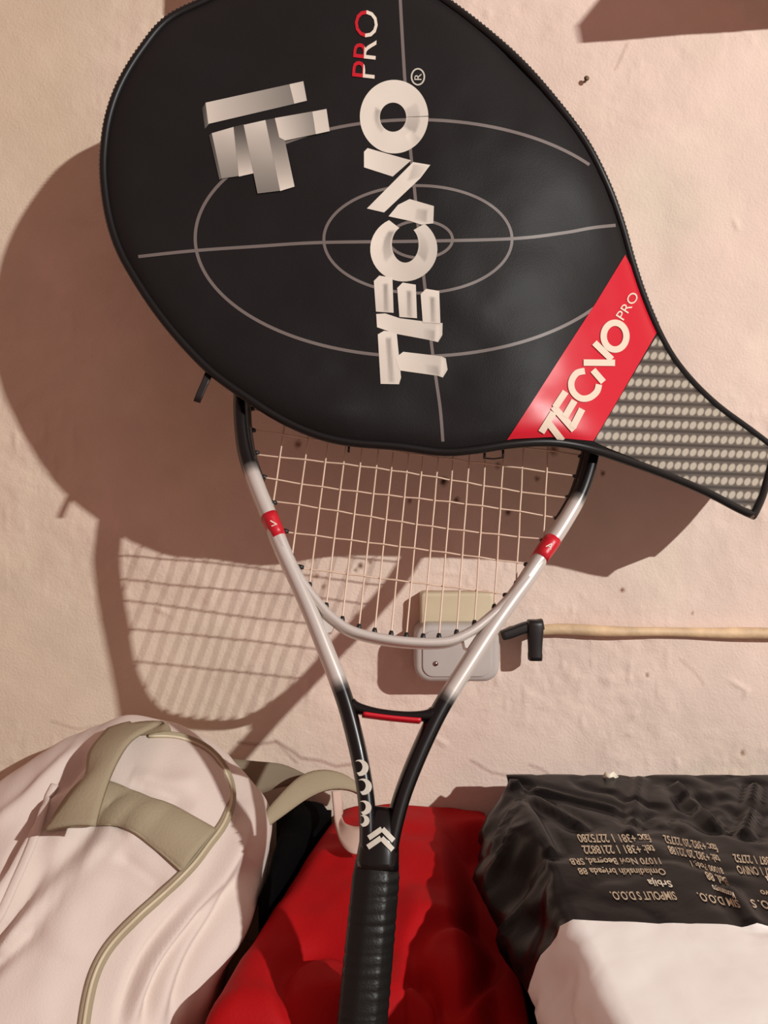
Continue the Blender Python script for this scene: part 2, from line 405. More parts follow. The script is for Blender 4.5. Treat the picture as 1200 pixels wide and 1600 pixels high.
# strings
def hoop_v(u):
    q = hp; lo = [p for p in q if p[1] < 170]; hi = [p for p in q if p[1] > 200]
    f = lambda S: float(np.interp(u, [p[0] for p in sorted(S, key=lambda p: p[0])], [p[1] for p in sorted(S, key=lambda p: p[0])]))
    return f(lo), f(hi)
def hoop_u(v):
    S = sorted([p for p in hp if p[0] > 0], key=lambda p: p[1]); return float(np.interp(v, [p[1] for p in S], [p[0] for p in S]))
crs = [43, 67.5, 87.5, 106, 124, 141.5] + [141.5 + 17.2 * k for k in range(1, 12)]
mns = [5.3, 16.8, 27.8, 39.8, 51.9, 65.2, 80, 98.6]; mns = [-m for m in reversed(mns)] + mns
grom = []
for i, u in enumerate(mns):
    a, b = hoop_v(u); pts = []
    for v in np.linspace(a + 1, b - 1, 60):
        w = 0.0
        if crs[0] - 8 < v < crs[-1] + 8: w = 0.55 * math.sin(math.pi * (np.interp(v, crs, range(len(crs))) + i) + math.pi / 2)
        bow = u * 0.012 * math.sin((v - a) / (b - a) * math.pi)
        pts.append(R(u + bow - 0.02 * (v - 110), v, w) if False else R(u + bow, v, w))
    V, Fc, _ = tube(pts, 0.00068, 6); mk('main_string', V, Fc, string_m, rk)
    grom += [((u, a), (0, 1)), ((u, b), (0, -1))]
for j, v in enumerate(crs):
    e = hoop_u(v); pts = []
    for u in np.linspace(-e + 1, e - 1, 80):
        w = 0.55 * math.sin(math.pi * (np.interp(u, mns, range(len(mns))) + j) - math.pi / 2)
        dv = -0.016 * u + (1.3 * math.sin(u / 38 + j * 2.1) if j in (3, 4, 2) else 0.5 * math.sin(u / 50 + j))
        pts.append(R(u, v + dv, w))
    V, Fc, _ = tube(pts, 0.00064, 6); mk('cross_string', V, Fc, string_m, rk)
    grom += [((-e, v + 0.016 * e), (1, 0)), ((e, v - 0.016 * e), (-1, 0))]
V = []; Fc = []
for (u, v), (du, dv) in grom:
    c0 = Vector((u, v)); d = Vector((du, dv)); w_ = hw(u, v) * 500
    # push the nub to the inner face of the hoop
    v1, f1, _ = tube([R(*(c0 + d * (w_ - 1.5))), R(*(c0 + d * (w_ + 1.6))), R(*(c0 + d * (w_ + 3.4)))], [0.0019, 0.0018, 0.0012], 8)
    o_ = len(V); V += v1; Fc += [tuple(i + o_ for i in f) for f in f1]
ins = [(u * (1 - 5.0 / math.hypot(u, v - 178)), 178 + (v - 178) * (1 - 5.0 / math.hypot(u, v - 178))) for u, v in hp]
mk('grommets', V, Fc, rubber, rk, kind='stuff')
k0 = max(range(len(ins)), key=lambda i: (ins[i][1] < 108 and ins[i][0] > 0) * (ins[i][1] + 1))
ins = [ins[(k0 + i) % len(ins)] for i in range(len(ins))]; ins = [q for q in ins if q[1] >= 104]
V, Fc, _ = sweep([R(*q) for q in ins], NR, 0.0042, 0.0085, 10)
mk('grommet_strip', V, Fc, rubber, rk)

# ------------------------------------------------------------------ racket cover
OUT = [(325, 0), (262, 32), (222, 78), (190, 130), (171, 182), (163, 236), (163, 284), (171, 340), (187, 390), (212, 436), (246, 487), (286, 536), (332, 582), (386, 621), (440, 655), (495, 679),
       (548, 691), (620, 697), (690, 706), (740, 703), (800, 694), (862, 691), (922, 701), (1000, 727), (1060, 750), (1112, 773), (1150, 793), (1177, 806), (1191, 775), (1202, 735), (1211, 702),
       (1170, 671), (1121, 635), (1081, 597), (1050, 558), (1026, 514), (1005, 464), (987, 410), (970, 350), (948, 290), (915, 225), (870, 164), (816, 102), (758, 50), (692, 0), (640, -28), (570, -52), (500, -58), (410, -40)]
corner = [27, 30]
def smooth_out(pts, n):
    # spline except for the two sharp corners of the neck end
    p = [pts[i] for i in range(30, len(pts))] + [pts[i] for i in range(0, 28)]
    a = resample(spline(p, 900), n); b = resample(spline(pts[27:31], 30), 14)[1:-1]
    return np.vstack([a, b])
OUTL = smooth_out(OUT, 230)
ctl = np.array([(163, 240, 172), (215, 90, 165), (330, 580, 193), (540, 690, 197), (690, 703, 197), (920, 700, 191), (1060, 740, 150), (1177, 806, 127), (1205, 705, 82), (1100, 620, 108), (1000, 430, 142), (940, 280, 160), (700, 0, 155), (500, -50, 155), (330, 0, 158), (600, 350, 186), (800, 500, 186), (400, 300, 182)], float)
def tps_fit(c):
    n = len(c); xy = c[:, :2] / 500; r = np.linalg.norm(xy[:, None] - xy[None], axis=2)
    K = np.where(r > 0, r ** 2 * np.log(r + 1e-12), 0) + 0.02 * np.eye(n); A = np.hstack([np.ones((n, 1)), xy])
    return xy, np.linalg.solve(np.block([[K, A], [A.T, np.zeros((3, 3))]]), np.concatenate([c[:, 2], np.zeros(3)]))
TX, TW = tps_fit(ctl)
def hbase(q):
    q = np.atleast_2d(np.asarray(q, float)); x = q / 500; r = np.linalg.norm(x[:, None] - TX[None], axis=2)
    return (np.where(r > 0, r ** 2 * np.log(r + 1e-12), 0) @ TW[:-3] + TW[-3] + x @ TW[-2:]) / 1000
def hfront(q):
    q = np.atleast_2d(np.asarray(q, float)); d = pdist(OUTL, q, True)
    wr = fbm(q[:, 0] / 140, q[:, 1] / 110, 3, 5) * 0.0016 * np.clip(d / 60, 0, 1)
    dent = 0.004 * np.exp(-((q[:, 0] - 520) / 60) ** 2 - ((q[:, 1] - 640) / 30) ** 2) - 0.003 * np.exp(-((q[:, 0] - 810) / 45) ** 2 - ((q[:, 1] - 120) / 90) ** 2)
    return hbase(q) + 0.001 - 0.008 * np.exp(-d / 16) + wr + dent
def cov(q, off=0.0):
    q = np.atleast_2d(np.asarray(q, float)); h = hfront(q) + off
    return [P(a, b, c) for (a, b), c in zip(q, h)]
vinyl = mat('black_vinyl', (0.0125, 0.0118, 0.0120, 1), 0.5, spec=0.16, bump=[(900, 0.08, 3), (26, 0.20, 4)], vary=0.12)
vinyl_rim = mat('black_piping', (0.007, 0.0065, 0.0065, 1), 0.42, spec=0.3)
zip_m = mat('zipper_black', (0.008, 0.0075, 0.0075, 1), 0.5, bump=[(1500, 0.5, 2)])
line_m = mat('grey_print', sr(112, 103, 99), 0.5)
red_vinyl = mat('red_vinyl', sr(200, 22, 44), 0.36, spec=0.42, bump=[(22, 0.35, 2)])
cream_print = mat('cream_print', sr(222, 206, 186), 0.55, spec=0.2)
letter_m = mat('letter_print', (1, 1, 1, 1), 0.55, spec=0.2, attr='tint')
metal_m = mat('zip_metal', sr(170, 150, 140), 0.3, metal=0.9)

cover = thing('racket_cover', P(700, 700, 0.17), 'black vinyl tennis racket cover with big white lettering and red band', 'racket cover')
f2, ff = fill2d(OUTL, 12.0)
mk('front_panel', cov(f2), ff, vinyl, cover)
# back panel: same outline, behind; spread open at the neck
dB = pdist(OUTL, f2, True)
hb = hbase(f2) - 0.007 - 0.006 * (1 - np.exp(-dB / 20)); nk = np.clip((f2[:, 0] - 930) / 260, 0, 1) * np.clip((f2[:, 1] - 480) / 150, 0, 1)
hb = hb - 0.030 * nk
mk('back_panel', [P(a, b, c) for (a, b), c in zip(f2, hb)], [tuple(reversed(f)) for f in ff], vinyl, cover)
edge_h = hbase(OUTL)
V, Fc, _ = tube([P(a, b, c - 0.0065) for (a, b), c in zip(OUTL, edge_h)], 0.0032, 10, True)
mk('piping', V, Fc, vinyl_rim, cover, label='raised black piping round the edge')
# zipper along the left, bottom and upper right edge: tape behind the piping with teeth
nkO = np.clip((OUTL[:, 0] - 930) / 260, 0, 1) * np.clip((OUTL[:, 1] - 480) / 150, 0, 1)
A_ = [P(a, b, c - 0.0065) for (a, b), c in zip(OUTL, edge_h)]; B_ = [P(a, b, c - 0.0145 - 0.030 * k) for (a, b), c, k in zip(OUTL, edge_h, nkO)]
n_ = len(A_); V = A_ + B_; Fc = [(i, (i + 1) % n_, n_ + (i + 1) % n_, n_ + i) for i in range(n_)]
mk('side_gusset', V, Fc, zip_m, cover)
V, Fc, _ = tube([P(a, b, c - 0.0150 - 0.030 * k) for (a, b), c, k in zip(OUTL, edge_h, nkO)], 0.0021, 8, True)
mk('back_piping', V, Fc, vinyl_rim, cover)
teeth = resample(OUTL[:230], 420)[40:395]; V = []; Fc = []
th_ = hbase(teeth)
for i, ((a, b), c) in enumerate(zip(teeth, th_)):
    ta = teeth[min(i + 1, len(teeth) - 1)] - teeth[max(i - 1, 0)]; ta = ta / np.linalg.norm(ta); nrm2 = np.array([ta[1], -ta[0]])
    if not inside(OUTL, np.array([[a, b]]) + nrm2 * 4)[0]: nrm2 = -nrm2
    q = np.array([a, b]) - nrm2 * 2.6; hh = c - 0.0105 - 0.012 * (np.clip((a - 930) / 260, 0, 1) * np.clip((b - 480) / 150, 0, 1))
    bb, bf = box((-1, -1, -1), (1, 1, 1)); t3 = (P(*(q + ta), hh) - P(*q, hh)).normalized(); n3 = (P(*(q + nrm2), hh) - P(*q, hh)).normalized(); o_ = len(V)
    V += [P(*q, hh) + t3 * (x * 0.0008) + n3 * (z * 0.0016) + Vector((0, y * 0.0022, 0)) for x, y, z in bb]; Fc += [tuple(k + o_ for k in f) for f in bf]
mk('zipper_teeth', V, Fc, zip_m, cover, smooth=False, kind='stuff')
# printed rings and cross lines
for cx, cy, rx, ry, w in [(657, 374, 50, 29, 4.5), (653, 374, 147, 84, 4.5), (650, 372, 345, 185, 5)]:
    pts = np.array([(cx + rx * math.cos(t), cy + ry * math.sin(t)) for t in np.linspace(0, 2 * math.pi, 160, endpoint=False)])
    keep = inside(OUTL, pts) & (pdist(OUTL, pts, True) > 7)
    if keep.all(): s2, sf = strokepoly(pts, w, True)
    else:
        k0 = [i for i in range(160) if keep[i] and not keep[i - 1]][0]; run = [pts[(k0 + i) % 160] for i in range(int(keep.sum()))]
        s2, sf = strokepoly(run, w)
    mk('printed_ring', cov(s2, 0.00025), sf, line_m, cover)
for ln in ([(216, 401), (300, 392), (400, 385), (500, 379), (650, 377), (800, 373), (880, 364), (925, 356), (962, 352)], [(624, -30), (627, 30), (631, 100), (633, 130), (640, 220), (648, 300), (656, 380), (664, 450), (672, 520), (681, 590), (688, 640), (692, 690)]):
    s2, sf = strokepoly(resample(spline(ln, 80), 70), 5.0); mk('printed_line', cov(s2, 0.0003), sf, line_m, cover)
# red band and woven panel at the neck
band = [(977, 398), (990, 424), (1003, 462), (1022, 508), (1026, 520), (1000, 565), (970, 617), (940, 668), (927, 689), (860, 683), (800, 686), (792, 688), (830, 630), (880, 552), (930, 475)]
f2, ff = fill2d(band, 5); rb = mk('red_band', cov(f2, 0.0005), ff, red_vinyl, cover, label='glossy red band with white lettering')
e2 = OUTL[(OUTL[:, 0] > 1020) & (OUTL[:, 1] > 515)]
up_ = [(1029, 520), (1052, 560), (1084, 600), (1123, 638), (1171, 674), (1205, 701)]
weave = up_ + [(1197, 733), (1186, 772), (1174, 797), (1150, 786), (1112, 766), (1060, 743), (1000, 720), (950, 700), (928, 690), (941, 668), (971, 617), (1001, 566)]
f2, ff = fill2d(weave, 9)
wm = bpy.data.materials.new('woven_print'); wm.use_nodes = True
nt = wm.node_tree; N = nt.nodes; L = nt.links; b_ = N['Principled BSDF']; b_.inputs['Roughness'].default_value = 0.42
def math_(op, a, b=None, c=None):
    n = N.new('ShaderNodeMath'); n.operation = op
    for i, v in enumerate((a, b, c)):
        if v is None: continue
        if isinstance(v, (int, float)): n.inputs[i].default_value = v
        else: L.new(v, n.inputs[i])
    return n.outputs[0]
uvn = N.new('ShaderNodeUVMap'); sx = N.new('ShaderNodeSeparateXYZ'); L.new(uvn.outputs[0], sx.inputs[0])
X_, Y_ = sx.outputs[0], sx.outputs[1]
row = math_('DIVIDE', math_('SUBTRACT', Y_, math_('MULTIPLY', X_, 0.035)), 21.3); fr = math_('FRACT', row); rid = math_('FLOOR', row)
colx = math_('FRACT', math_('ADD', math_('DIVIDE', math_('ADD', X_, math_('MULTIPLY', Y_, 0.28)), 12.2), math_('MULTIPLY', rid, 0.5)))
dx = math_('MULTIPLY', math_('SUBTRACT', colx, 0.5), 12.2 / 6.3); dy = math_('MULTIPLY', math_('SUBTRACT', fr, 0.42), 21.3 / 7.4)
r2 = math_('SQRT', math_('ADD', math_('MULTIPLY', dx, dx), math_('MULTIPLY', dy, dy)))
mr = N.new('ShaderNodeMapRange'); L.new(r2, mr.inputs[0]); mr.inputs[1].default_value = 1.05; mr.inputs[2].default_value = 0.55; mr.interpolation_type = 'SMOOTHSTEP'
seam = math_('MULTIPLY', math_('COMPARE', fr, 0.92, 0.11), 0.8)
dk = N.new('ShaderNodeMix'); dk.data_type = 'RGBA'; L.new(seam, dk.inputs[0]); dk.inputs[6].default_value = sr(84, 77, 70); dk.inputs[7].default_value = sr(44, 40, 37)
mxn = N.new('ShaderNodeMix'); mxn.data_type = 'RGBA'; L.new(mr.outputs[0], mxn.inputs[0]); L.new(dk.outputs[2], mxn.inputs[6]); mxn.inputs[7].default_value = sr(170, 162, 147)
L.new(mxn.outputs[2], b_.inputs['Base Color'])
mk('woven_panel', cov(f2, 0.0005), ff, wm, cover, uvs=[tuple(q) for q in f2], label='grey and white woven print at the neck')
# ---- big lettering (printed with bevel shading)
def crop(x0, y0, s): return lambda pts: [(x0 + x / s, y0 + y / s) for x, y in pts]
def g_(v): return np.array(sr(v, v * 0.965, v * 0.91))
def printpoly(name, polys, parent, off=0.0004, label=None):
    """polys: (outline px, grey0, grey1, angle[, 'S']) grey runs across the outline along the angle; 'S' entries only tone what lies under them"""
    V = []; Fc = []; C = []; Qs = []; n = 0
    grad = lambda q, a, b, ang: (lambda t: a + (b - a) * (t - t.min()) / (np.ptp(t) + 1e-9))(q @ np.array([math.cos(ang), math.sin(ang)]))
    base = [p for p in polys if len(p) == 4]; tone = [p for p in polys if len(p) == 5]
    for poly, a, b, ang in base:
        f2, ff = fill2d(poly, 2.8); o_ = len(V); V += cov(f2, off + 0.00010 * n); n += 1
        g = grad(f2, a, b, ang)
        for tp, ta, tb, tang, _ in tone:
            tp = np.asarray(tp); d = pdist(tp, f2, True); d = np.where(inside(tp, f2), d, -d); w = np.clip(d / 4.0 + 0.45, 0, 1); w = w * w * (3 - 2 * w)
            c_, s_ = math.cos(tang), math.sin(tang); tt = f2 @ np.array([c_, s_]); t0 = tp @ np.array([c_, s_])
            g = g * (1 - w) + w * (ta + (tb - ta) * np.clip((tt - t0.min()) / (np.ptp(t0) + 1e-9), 0, 1))
        C += [g_(k) for k in g]; Fc += [tuple(i + o_ for i in f) for f in ff]
    return mk(name, V, Fc, letter_m, parent, smooth=False, cols=C, label=label)
def ringpoly(c0, r0, c1, r1, a0, a1, n=40):
    t = np.linspace(a0, a1, n)
    return [(c0[0] + r0[0] * math.cos(a), c0[1] + r0[1] * math.sin(a)) for a in t] + [(c1[0] + r1[0] * math.cos(a), c1[1] + r1[1] * math.sin(a)) for a in t[::-1]]
A5 = crop(540, 320, 5.333); A4 = crop(530, 0, 4.85); AL = crop(280, 90, 4.615)
H = 0.0; W_ = math.pi / 2
printpoly('letter', [(A5([(268, 1080), (320, 1050), (425, 1062), (462, 1440), (445, 1495), (292, 1492)]), 226, 214, W_), (A5([(335, 1110), (378, 1110), (405, 1480), (360, 1480)]), 168, 182, W_, 'S'),
                     (A5([(415, 1275), (480, 1225), (800, 1262), (835, 1280), (850, 1375), (810, 1440), (770, 1425), (450, 1380)]), 226, 190, H), (A5([(660, 1330), (770, 1345), (785, 1425), (680, 1405)]), 200, 160, H, 'S'), (A5([(795, 1275), (835, 1285), (848, 1372), (812, 1432), (790, 1420)]), 222, 205, H, 'S')], cover, label='white printed letter T')
printpoly('letter', [(A5([(255, 910), (330, 905), (450, 945), (640, 970), (750, 985), (808, 985), (806, 1085), (770, 1145), (690, 1125), (420, 1075), (262, 1020)]), 228, 196, H), (A5([(640, 1030), (745, 1050), (740, 1135), (640, 1112)]), 205, 165, H, 'S'), (A5([(752, 1000), (800, 990), (800, 1085), (768, 1138), (748, 1130)]), 226, 210, H, 'S')]
          + [p for x, y, y2 in ((235, 590, 900), (430, 648, 945), (625, 700, 990)) for p in
             ((A5([(x, y + 45), (x + 45, y), (x + 155, y + 18), (x + 165, y2), (x + 18, y2 - 10)]), 226, 212, W_), (A5([(x + 78, y + 70), (x + 116, y + 70), (x + 122, y2 - 6), (x + 84, y2 - 10)]), 158, 178, W_, 'S'))], cover, label='white printed letter E')
cc, ci = A5([(485, 370)])[0], A5([(497, 330)])[0]
printpoly('letter', [(ringpoly(cc, (52.5, 50.5), ci, (21.0, 28.5), math.radians(-52), math.radians(244)), 196, 232, math.radians(200)),
                     (ringpoly(cc, (38, 40), ci, (22, 29), math.radians(-45), math.radians(30)), 205, 165, W_, 'S'), (ringpoly(cc, (33, 40), ci, (22, 30), math.radians(150), math.radians(225)), 160, 200, W_, 'S')], cover, label='white printed letter C')
printpoly('letter', [(A4([(188, 1150), (215, 1122), (330, 1155), (545, 1215), (405, 1338), (188, 1268)]), 228, 205, H), (A4([(210, 1580), (560, 1228), (690, 1250), (615, 1350), (340, 1610)]), 220, 228, H), (A4([(560, 1245), (680, 1258), (610, 1345), (520, 1370)]), 190, 220, H, 'S'),
                     ([(607, 338), (622, 320), (640, 311), (678, 322), (677, 349), (658, 351), (640, 345)], 226, 205, H), ([(650, 326), (668, 328), (666, 347), (648, 343)], 200, 165, H, 'S')], cover, label='white printed letter N')
co, cq = A4([(416, 884)])[0], A4([(408, 888)])[0]
printpoly('letter', [(ringpoly(co, (53.5, 57.5), cq, (20.6, 22.8), 0.0, 2 * math.pi - 0.02, 70), 226, 214, H), (ringpoly(co, (40, 44), cq, (21, 23), math.radians(-30), math.radians(38)), 205, 172, W_, 'S'),
                     (ringpoly(co, (31, 33), cq, (20.8, 23), math.radians(130), math.radians(205)), 170, 205, W_, 'S'), (ringpoly(co, (52, 56), co, (34, 34), math.radians(38), math.radians(58), 12), 236, 190, H, 'S')], cover, label='white printed letter O')
# small PRO, upper half red, lower half white
tv, tf = textmesh('PRO', 0.1)
bm = bmesh.new(); vv = [bm.verts.new((a, b, 0)) for a, b in tv]
for f in tf:
    try: bm.faces.new([vv[i] for i in f])
    except ValueError: pass
bmesh.ops.bisect_plane(bm, geom=list(bm.verts) + list(bm.edges) + list(bm.faces), plane_co=(0, 0.52, 0), plane_no=(0, 1, 0))
bm.verts.index_update(); bm.normal_update()
q = np.array([(v.co.x, v.co.y) for v in bm.verts]); fcs = [tuple(v.index for v in f.verts) for f in bm.faces]; mi = [1 if f.calc_center_median().y > 0.52 else 0 for f in bm.faces]; bm.free()
pp = np.array([(553.5 + (1 - b) * 36 + (1 - a) * -4 + a * 2, 123 - a * 107) for a, b in q])
mk('small_lettering', cov(pp, 0.0006), fcs, None, cover, smooth=False, mats=[white_print, red_paint], mi=mi, label='small lettering PRO, half red half white')
pts = [(653 + 10 * math.cos(t), 120 + 12.5 * math.sin(t)) for t in np.linspace(0, 2 * math.pi, 30, endpoint=False)]
s2, sf = strokepoly(pts, 2.4, True); mk('registered_ring', cov(s2, 0.0006), sf, silver_print, cover, label='small registered mark')
tv, tf = textmesh('R'); mk('registered_letter', cov([(647.5 + (1 - b) * 11, 125 - a * 10) for a, b in tv], 0.0006), tf, silver_print, cover, smooth=False)
# stepped logo
an = math.radians(-13)
printpoly('logo', [(AL([(165, 365), (192, 325), (215, 478), (185, 515)]), 60, 120, H), (AL([(190, 325), (895, 170), (922, 312), (210, 478)]), 214, 118, an), (AL([(795, 192), (895, 170), (920, 310), (830, 332)]), 214, 196, an),
                   (AL([(215, 560), (235, 545), (310, 870), (290, 880)]), 70, 110, H), (AL([(235, 545), (392, 500), (455, 850), (305, 872)]), 212, 140, W_), (AL([(392, 500), (468, 480), (545, 832), (430, 858)]), 70, 226, W_),
                   (AL([(465, 485), (622, 450), (728, 960), (565, 980)]), 212, 126, W_), (AL([(622, 450), (692, 436), (762, 598), (832, 930), (728, 962)]), 84, 226, W_),
                   (AL([(690, 436), (1062, 370), (1085, 530), (765, 598), (722, 575)]), 216, 112, an), (AL([(960, 390), (1062, 370), (1085, 530), (985, 552)]), 216, 205, an)], cover, label='stepped grey and white block logo')
# lettering on the red band
AR = crop(820, 400, 5.333)
def strokes(name, lines, w, parent, off, m):
    V = []; Fc = []
    for k_, ln in enumerate(lines):
        cl_ = len(ln) > 6 and ln[0] == ln[-1]; p = AR(ln[:-1] if cl_ else ln)
        p = resample(spline(p, 60, cl_), 40, cl_) if len(p) > 2 else resample(p, 10)
        s2, sf = strokepoly(p, w, cl_); o_ = len(V); V += cov(s2, off + 0.00006 * k_); Fc += [tuple(i + o_ for i in f) for f in sf]
    return mk(name, V, Fc, m, parent, smooth=False)
strokes('letter', [[(138, 1470), (240, 1302)], [(205, 1400), (312, 1540)]], 10.5, rb, 0.0015, cream_print)
strokes('letter', [[(238, 1255), (412, 1450)], [(252, 1262), (340, 1130)], [(335, 1340), (415, 1205)], [(398, 1430), (478, 1275)]], 10.5, rb, 0.0015, cream_print)
strokes('letter', [[(500, 958), (430, 978), (388, 1050), (402, 1130), (465, 1185), (540, 1180), (600, 1130), (618, 1070)]], 10.0, rb, 0.0015, cream_print)
strokes('letter', [[(568, 950), (655, 1050)], [(490, 888), (752, 890)], [(580, 722), (725, 862)]], 10.0, rb, 0.0015, cream_print)
oc_ = [(752 + 95 * math.cos(t), 668 + 112 * math.sin(t)) for t in np.linspace(0, 2 * math.pi, 17)]; oc_[-1] = oc_[0]
strokes('letter', [oc_], 10.0, rb, 0.0015, cream_print)
tv, tf = textmesh('PRO'); a0 = math.radians(-57)
def band_txt(a, b): return (968 + a * 46 * math.cos(a0) - (0.5 - b) * 15 * math.sin(a0), 497 + a * 46 * math.sin(a0) + (0.5 - b) * 15 * math.cos(a0))
mk('small_lettering', cov([band_txt(a, b) for a, b in tv], 0.0012), tf, cream_print, rb, smooth=False)
# pull tab on the zip, slider and stop at the neck
h0 = float(hbase([(326, 585)])[0]) - 0.010
V, Fc = ribbon([P(322, 580, h0), P(315, 598, h0 + .001), P(307, 616, h0 + .002), P(303, 627, h0 + .002)], [P(333, 584, h0), P(325, 602, h0 + .001), P(317, 620, h0 + .002), P(313, 630, h0 + .002)], 0.0016)
mk('pull_tab', V, Fc, rubber, cover)
hz = float(hbase([(1168, 800)])[0]) - 0.006
V, Fc, _ = sweep([P(1152, 791, hz + .002), P(1162, 797, hz), P(1171, 803, hz), P(1177, 808, hz)], Vector((0, -1, 0)), [0.004, 0.0052, 0.0048, 0.003], 0.004, 12)
mk('zip_stop', V, Fc, metal_m, cover, label='metal end stop of the zip')
for a, b in ((757, 704), (786, 703), (545, 694)):
    hh = float(hbase([(a, b)])[0]) - 0.015
    V, Fc, _ = tube([P(a, b - 4, hh), P(a, b + 6, hh), P(a - 0.5, b + 13, hh)], 0.0010, 6); mk('loose_thread', V, Fc, rubber, cover)
V, Fc, _ = tube([P(757, 716, 0.176), P(772, 717, 0.176), P(786, 715, 0.176)], 0.0006, 6); mk('loose_thread', V, Fc, rubber, cover)

# ------------------------------------------------------------------ hook, added shadow shelf and block, junction box, cable
hk = thing('wall_hook', (0.06, 0, ZC + 0.24), 'dark iron wall hook holding the racket head behind the black cover', 'hook')
V, Fc, _ = tube([(0.045, 0.0, ZC + 0.252), (0.045, -0.06, ZC + 0.252), (0.045, -0.112, ZC + 0.252), (0.045, -0.119, ZC + 0.258), (0.045, -0.1195, ZC + 0.27)], 0.0035, 10)
mk('hook_arm', V, Fc, rubber, hk)
fl_h = 0.25; fr_k = fl_h / 2.28
def lit_from(x, z): return Vector((x + (1.85 - x) * fr_k, -fl_h, ZC + z + (1.03 - z) * fr_k))
fa, fb = lit_from(0.188, 0.451), lit_from(0.40, 0.467); wa, wb_ = Vector((0.308, -0.001, ZC + 0.60)), Vector((0.64, -0.001, ZC + 0.615))
V = [fa, fb, wb_, wa]; V = V + [p + Vector((0, -0.004, 0.016)) for p in V]; V[6].y = V[7].y = -0.001
sh = mk('shadow_shelf', V, [(0, 1, 2, 3), (7, 6, 5, 4), (0, 4, 5, 1), (1, 5, 6, 2), (2, 6, 7, 3), (3, 7, 4, 0)], wood, smooth=False)  # unseen board, added and shaped to throw the upper right wall shadow
tag(fixn(sh), 'unseen slanting wooden shelf added above the right side to cast the upper right shadow', 'shelf')

pb_ = bevel(mk('shadow_block', *box((-0.105, -0.12, ZC + 0.507), (-0.03, -0.001, ZC + 0.60)), wood), 0.002)  # unseen block, added only for the small wall shadow at upper left
tag(pb_, 'unseen wooden block added above the black cover to cast the upper left shadow', 'block')
grey_pl = mat('grey_plastic', sr(186, 178, 172), 0.35, spec=0.5, vary=0.05, vscale=30)
beige_pl = mat('beige_plastic', sr(206, 190, 160), 0.5, vary=0.06, vscale=25)
jb = thing('junction_box', P(715, 1068, 0.0), 'small grey plastic junction box with rounded corners behind the racket throat', 'junction box')
def roundbox(cx, cz, w, hgt, y0, y1, r, lip=0.003, n=8):
    """rounded slab on the wall from depth y0 to y1 (m from wall) in front, softened front rim"""
    loop = []
    for k, (sx_, sz_) in enumerate(((1, 1), (-1, 1), (-1, -1), (1, -1))):
        for i in range(n):
            a = k * math.pi / 2 + i / (n - 1) * math.pi / 2
            loop.append((sx_ * (w / 2 - r), sz_ * (hgt / 2 - r), math.cos(a), math.sin(a)))
    V = []; Fc = []; m_ = len(loop)
    prof = [(0, y0)] + [(lip * (1 - math.cos(t)), y1 - lip + lip * math.sin(t)) for t in np.linspace(0, math.pi / 2, 5)]
    for ins_, y in prof:
        for bx, bz, ca, sa in loop: V.append(Vector((cx + bx + (r - ins_) * ca, -y, cz + bz + (r - ins_) * sa)))
    for j in range(len(prof) - 1):
        for i in range(m_): Fc.append((j * m_ + i, j * m_ + (i + 1) % m_, (j + 1) * m_ + (i + 1) % m_, (j + 1) * m_ + i))
    Fc.append(tuple(range((len(prof) - 1) * m_, len(prof) * m_))); Fc.append(tuple(reversed(range(m_))))
    return V, Fc
def wallrect(x0, y0, x1, y1, h):
    a, b = P(x0, y0, h), P(x1, y1, h); return (a.x + b.x) / 2, (a.z + b.z) / 2, abs(b.x - a.x), abs(b.z - a.z)
fixn(mk('back_plate', *roundbox(*wallrect(657, 926, 772, 1010, 0.022), 0.0, 0.022, 0.004), beige_pl, jb))
fixn(mk('housing', *roundbox(*wallrect(648, 976, 781, 1066, 0.044), 0.0, 0.044, 0.014, 0.005), grey_pl, jb))
fixn(mk('lid', *roundbox(*wallrect(660, 986, 768, 1058, 0.0455), 0.04, 0.0455, 0.010, 0.001), grey_pl, jb))
for sx_, sy_ in ((681, 1037), (748, 1000)):
    c = P(sx_, sy_, 0.0465); V, Fc, _ = tube([c + Vector((0, .003, 0)), c], 0.0022, 12); mk('screw', V, Fc, metal_m, jb)
cable_m = mat('painted_cable', sr(214, 184, 146), 0.6, vary=0.22, vscale=40, bump=[(120, 0.4, 4)])
cb = [(838, 985), (870, 983), (905, 984), (940, 986), (980, 987), (1030, 987), (1080, 988), (1120, 989), (1170, 989), (1230, 990), (1400, 992), (1700, 991), (2100, 993)]
V, Fc, _ = tube([P(a, b, 0.008 + 0.0012 * math.sin(a / 37)) for a, b in resample(spline(cb, 200), 200)], list(0.0048 + 0.0006 * np.sin(np.linspace(0, 30, 200))), 12)
tag(mk('wall_cable', V, Fc, cable_m), 'thick paint-covered cable running along the wall from the black elbow', 'cable')
el = thing('cable_elbow', P(840, 985, 0.0), 'black plastic elbow joining the cable to the grey junction box', 'cable elbow')
hv = [(784, 993), (800, 988), (822, 980), (848, 975)]
V, Fc, _ = sweep([P(a, b, 0.022) for a, b in resample(spline(hv, 20), 14)], Vector((0, -1, 0)), [0.0085, 0.0095] + [0.010] * 12, 0.012, 14, power=4); mk('elbow_arm', V, Fc, rubber, el)
V, Fc, _ = sweep([P(836, b, 0.024) for b in (969, 976, 990, 1005, 1018, 1024, 1031)], Vector((0, -1, 0)), [0.0135, 0.0150, 0.0142, 0.0128, 0.0122, 0.0128, 0.0125], [0.014, 0.0155, 0.015, 0.014, 0.013, 0.0135, 0.013], 16, power=4); mk('elbow_tab', V, Fc, rubber, el)
V, Fc, _ = tube([P(836, 984, 0.0), P(836, 984, 0.018)], 0.006, 12); mk('mounting_stud', V, Fc, rubber, el)
nl = thing('wall_nail', P(914, 128, 0.0), 'small rusty nail in the wall right of the black cover', 'nail')
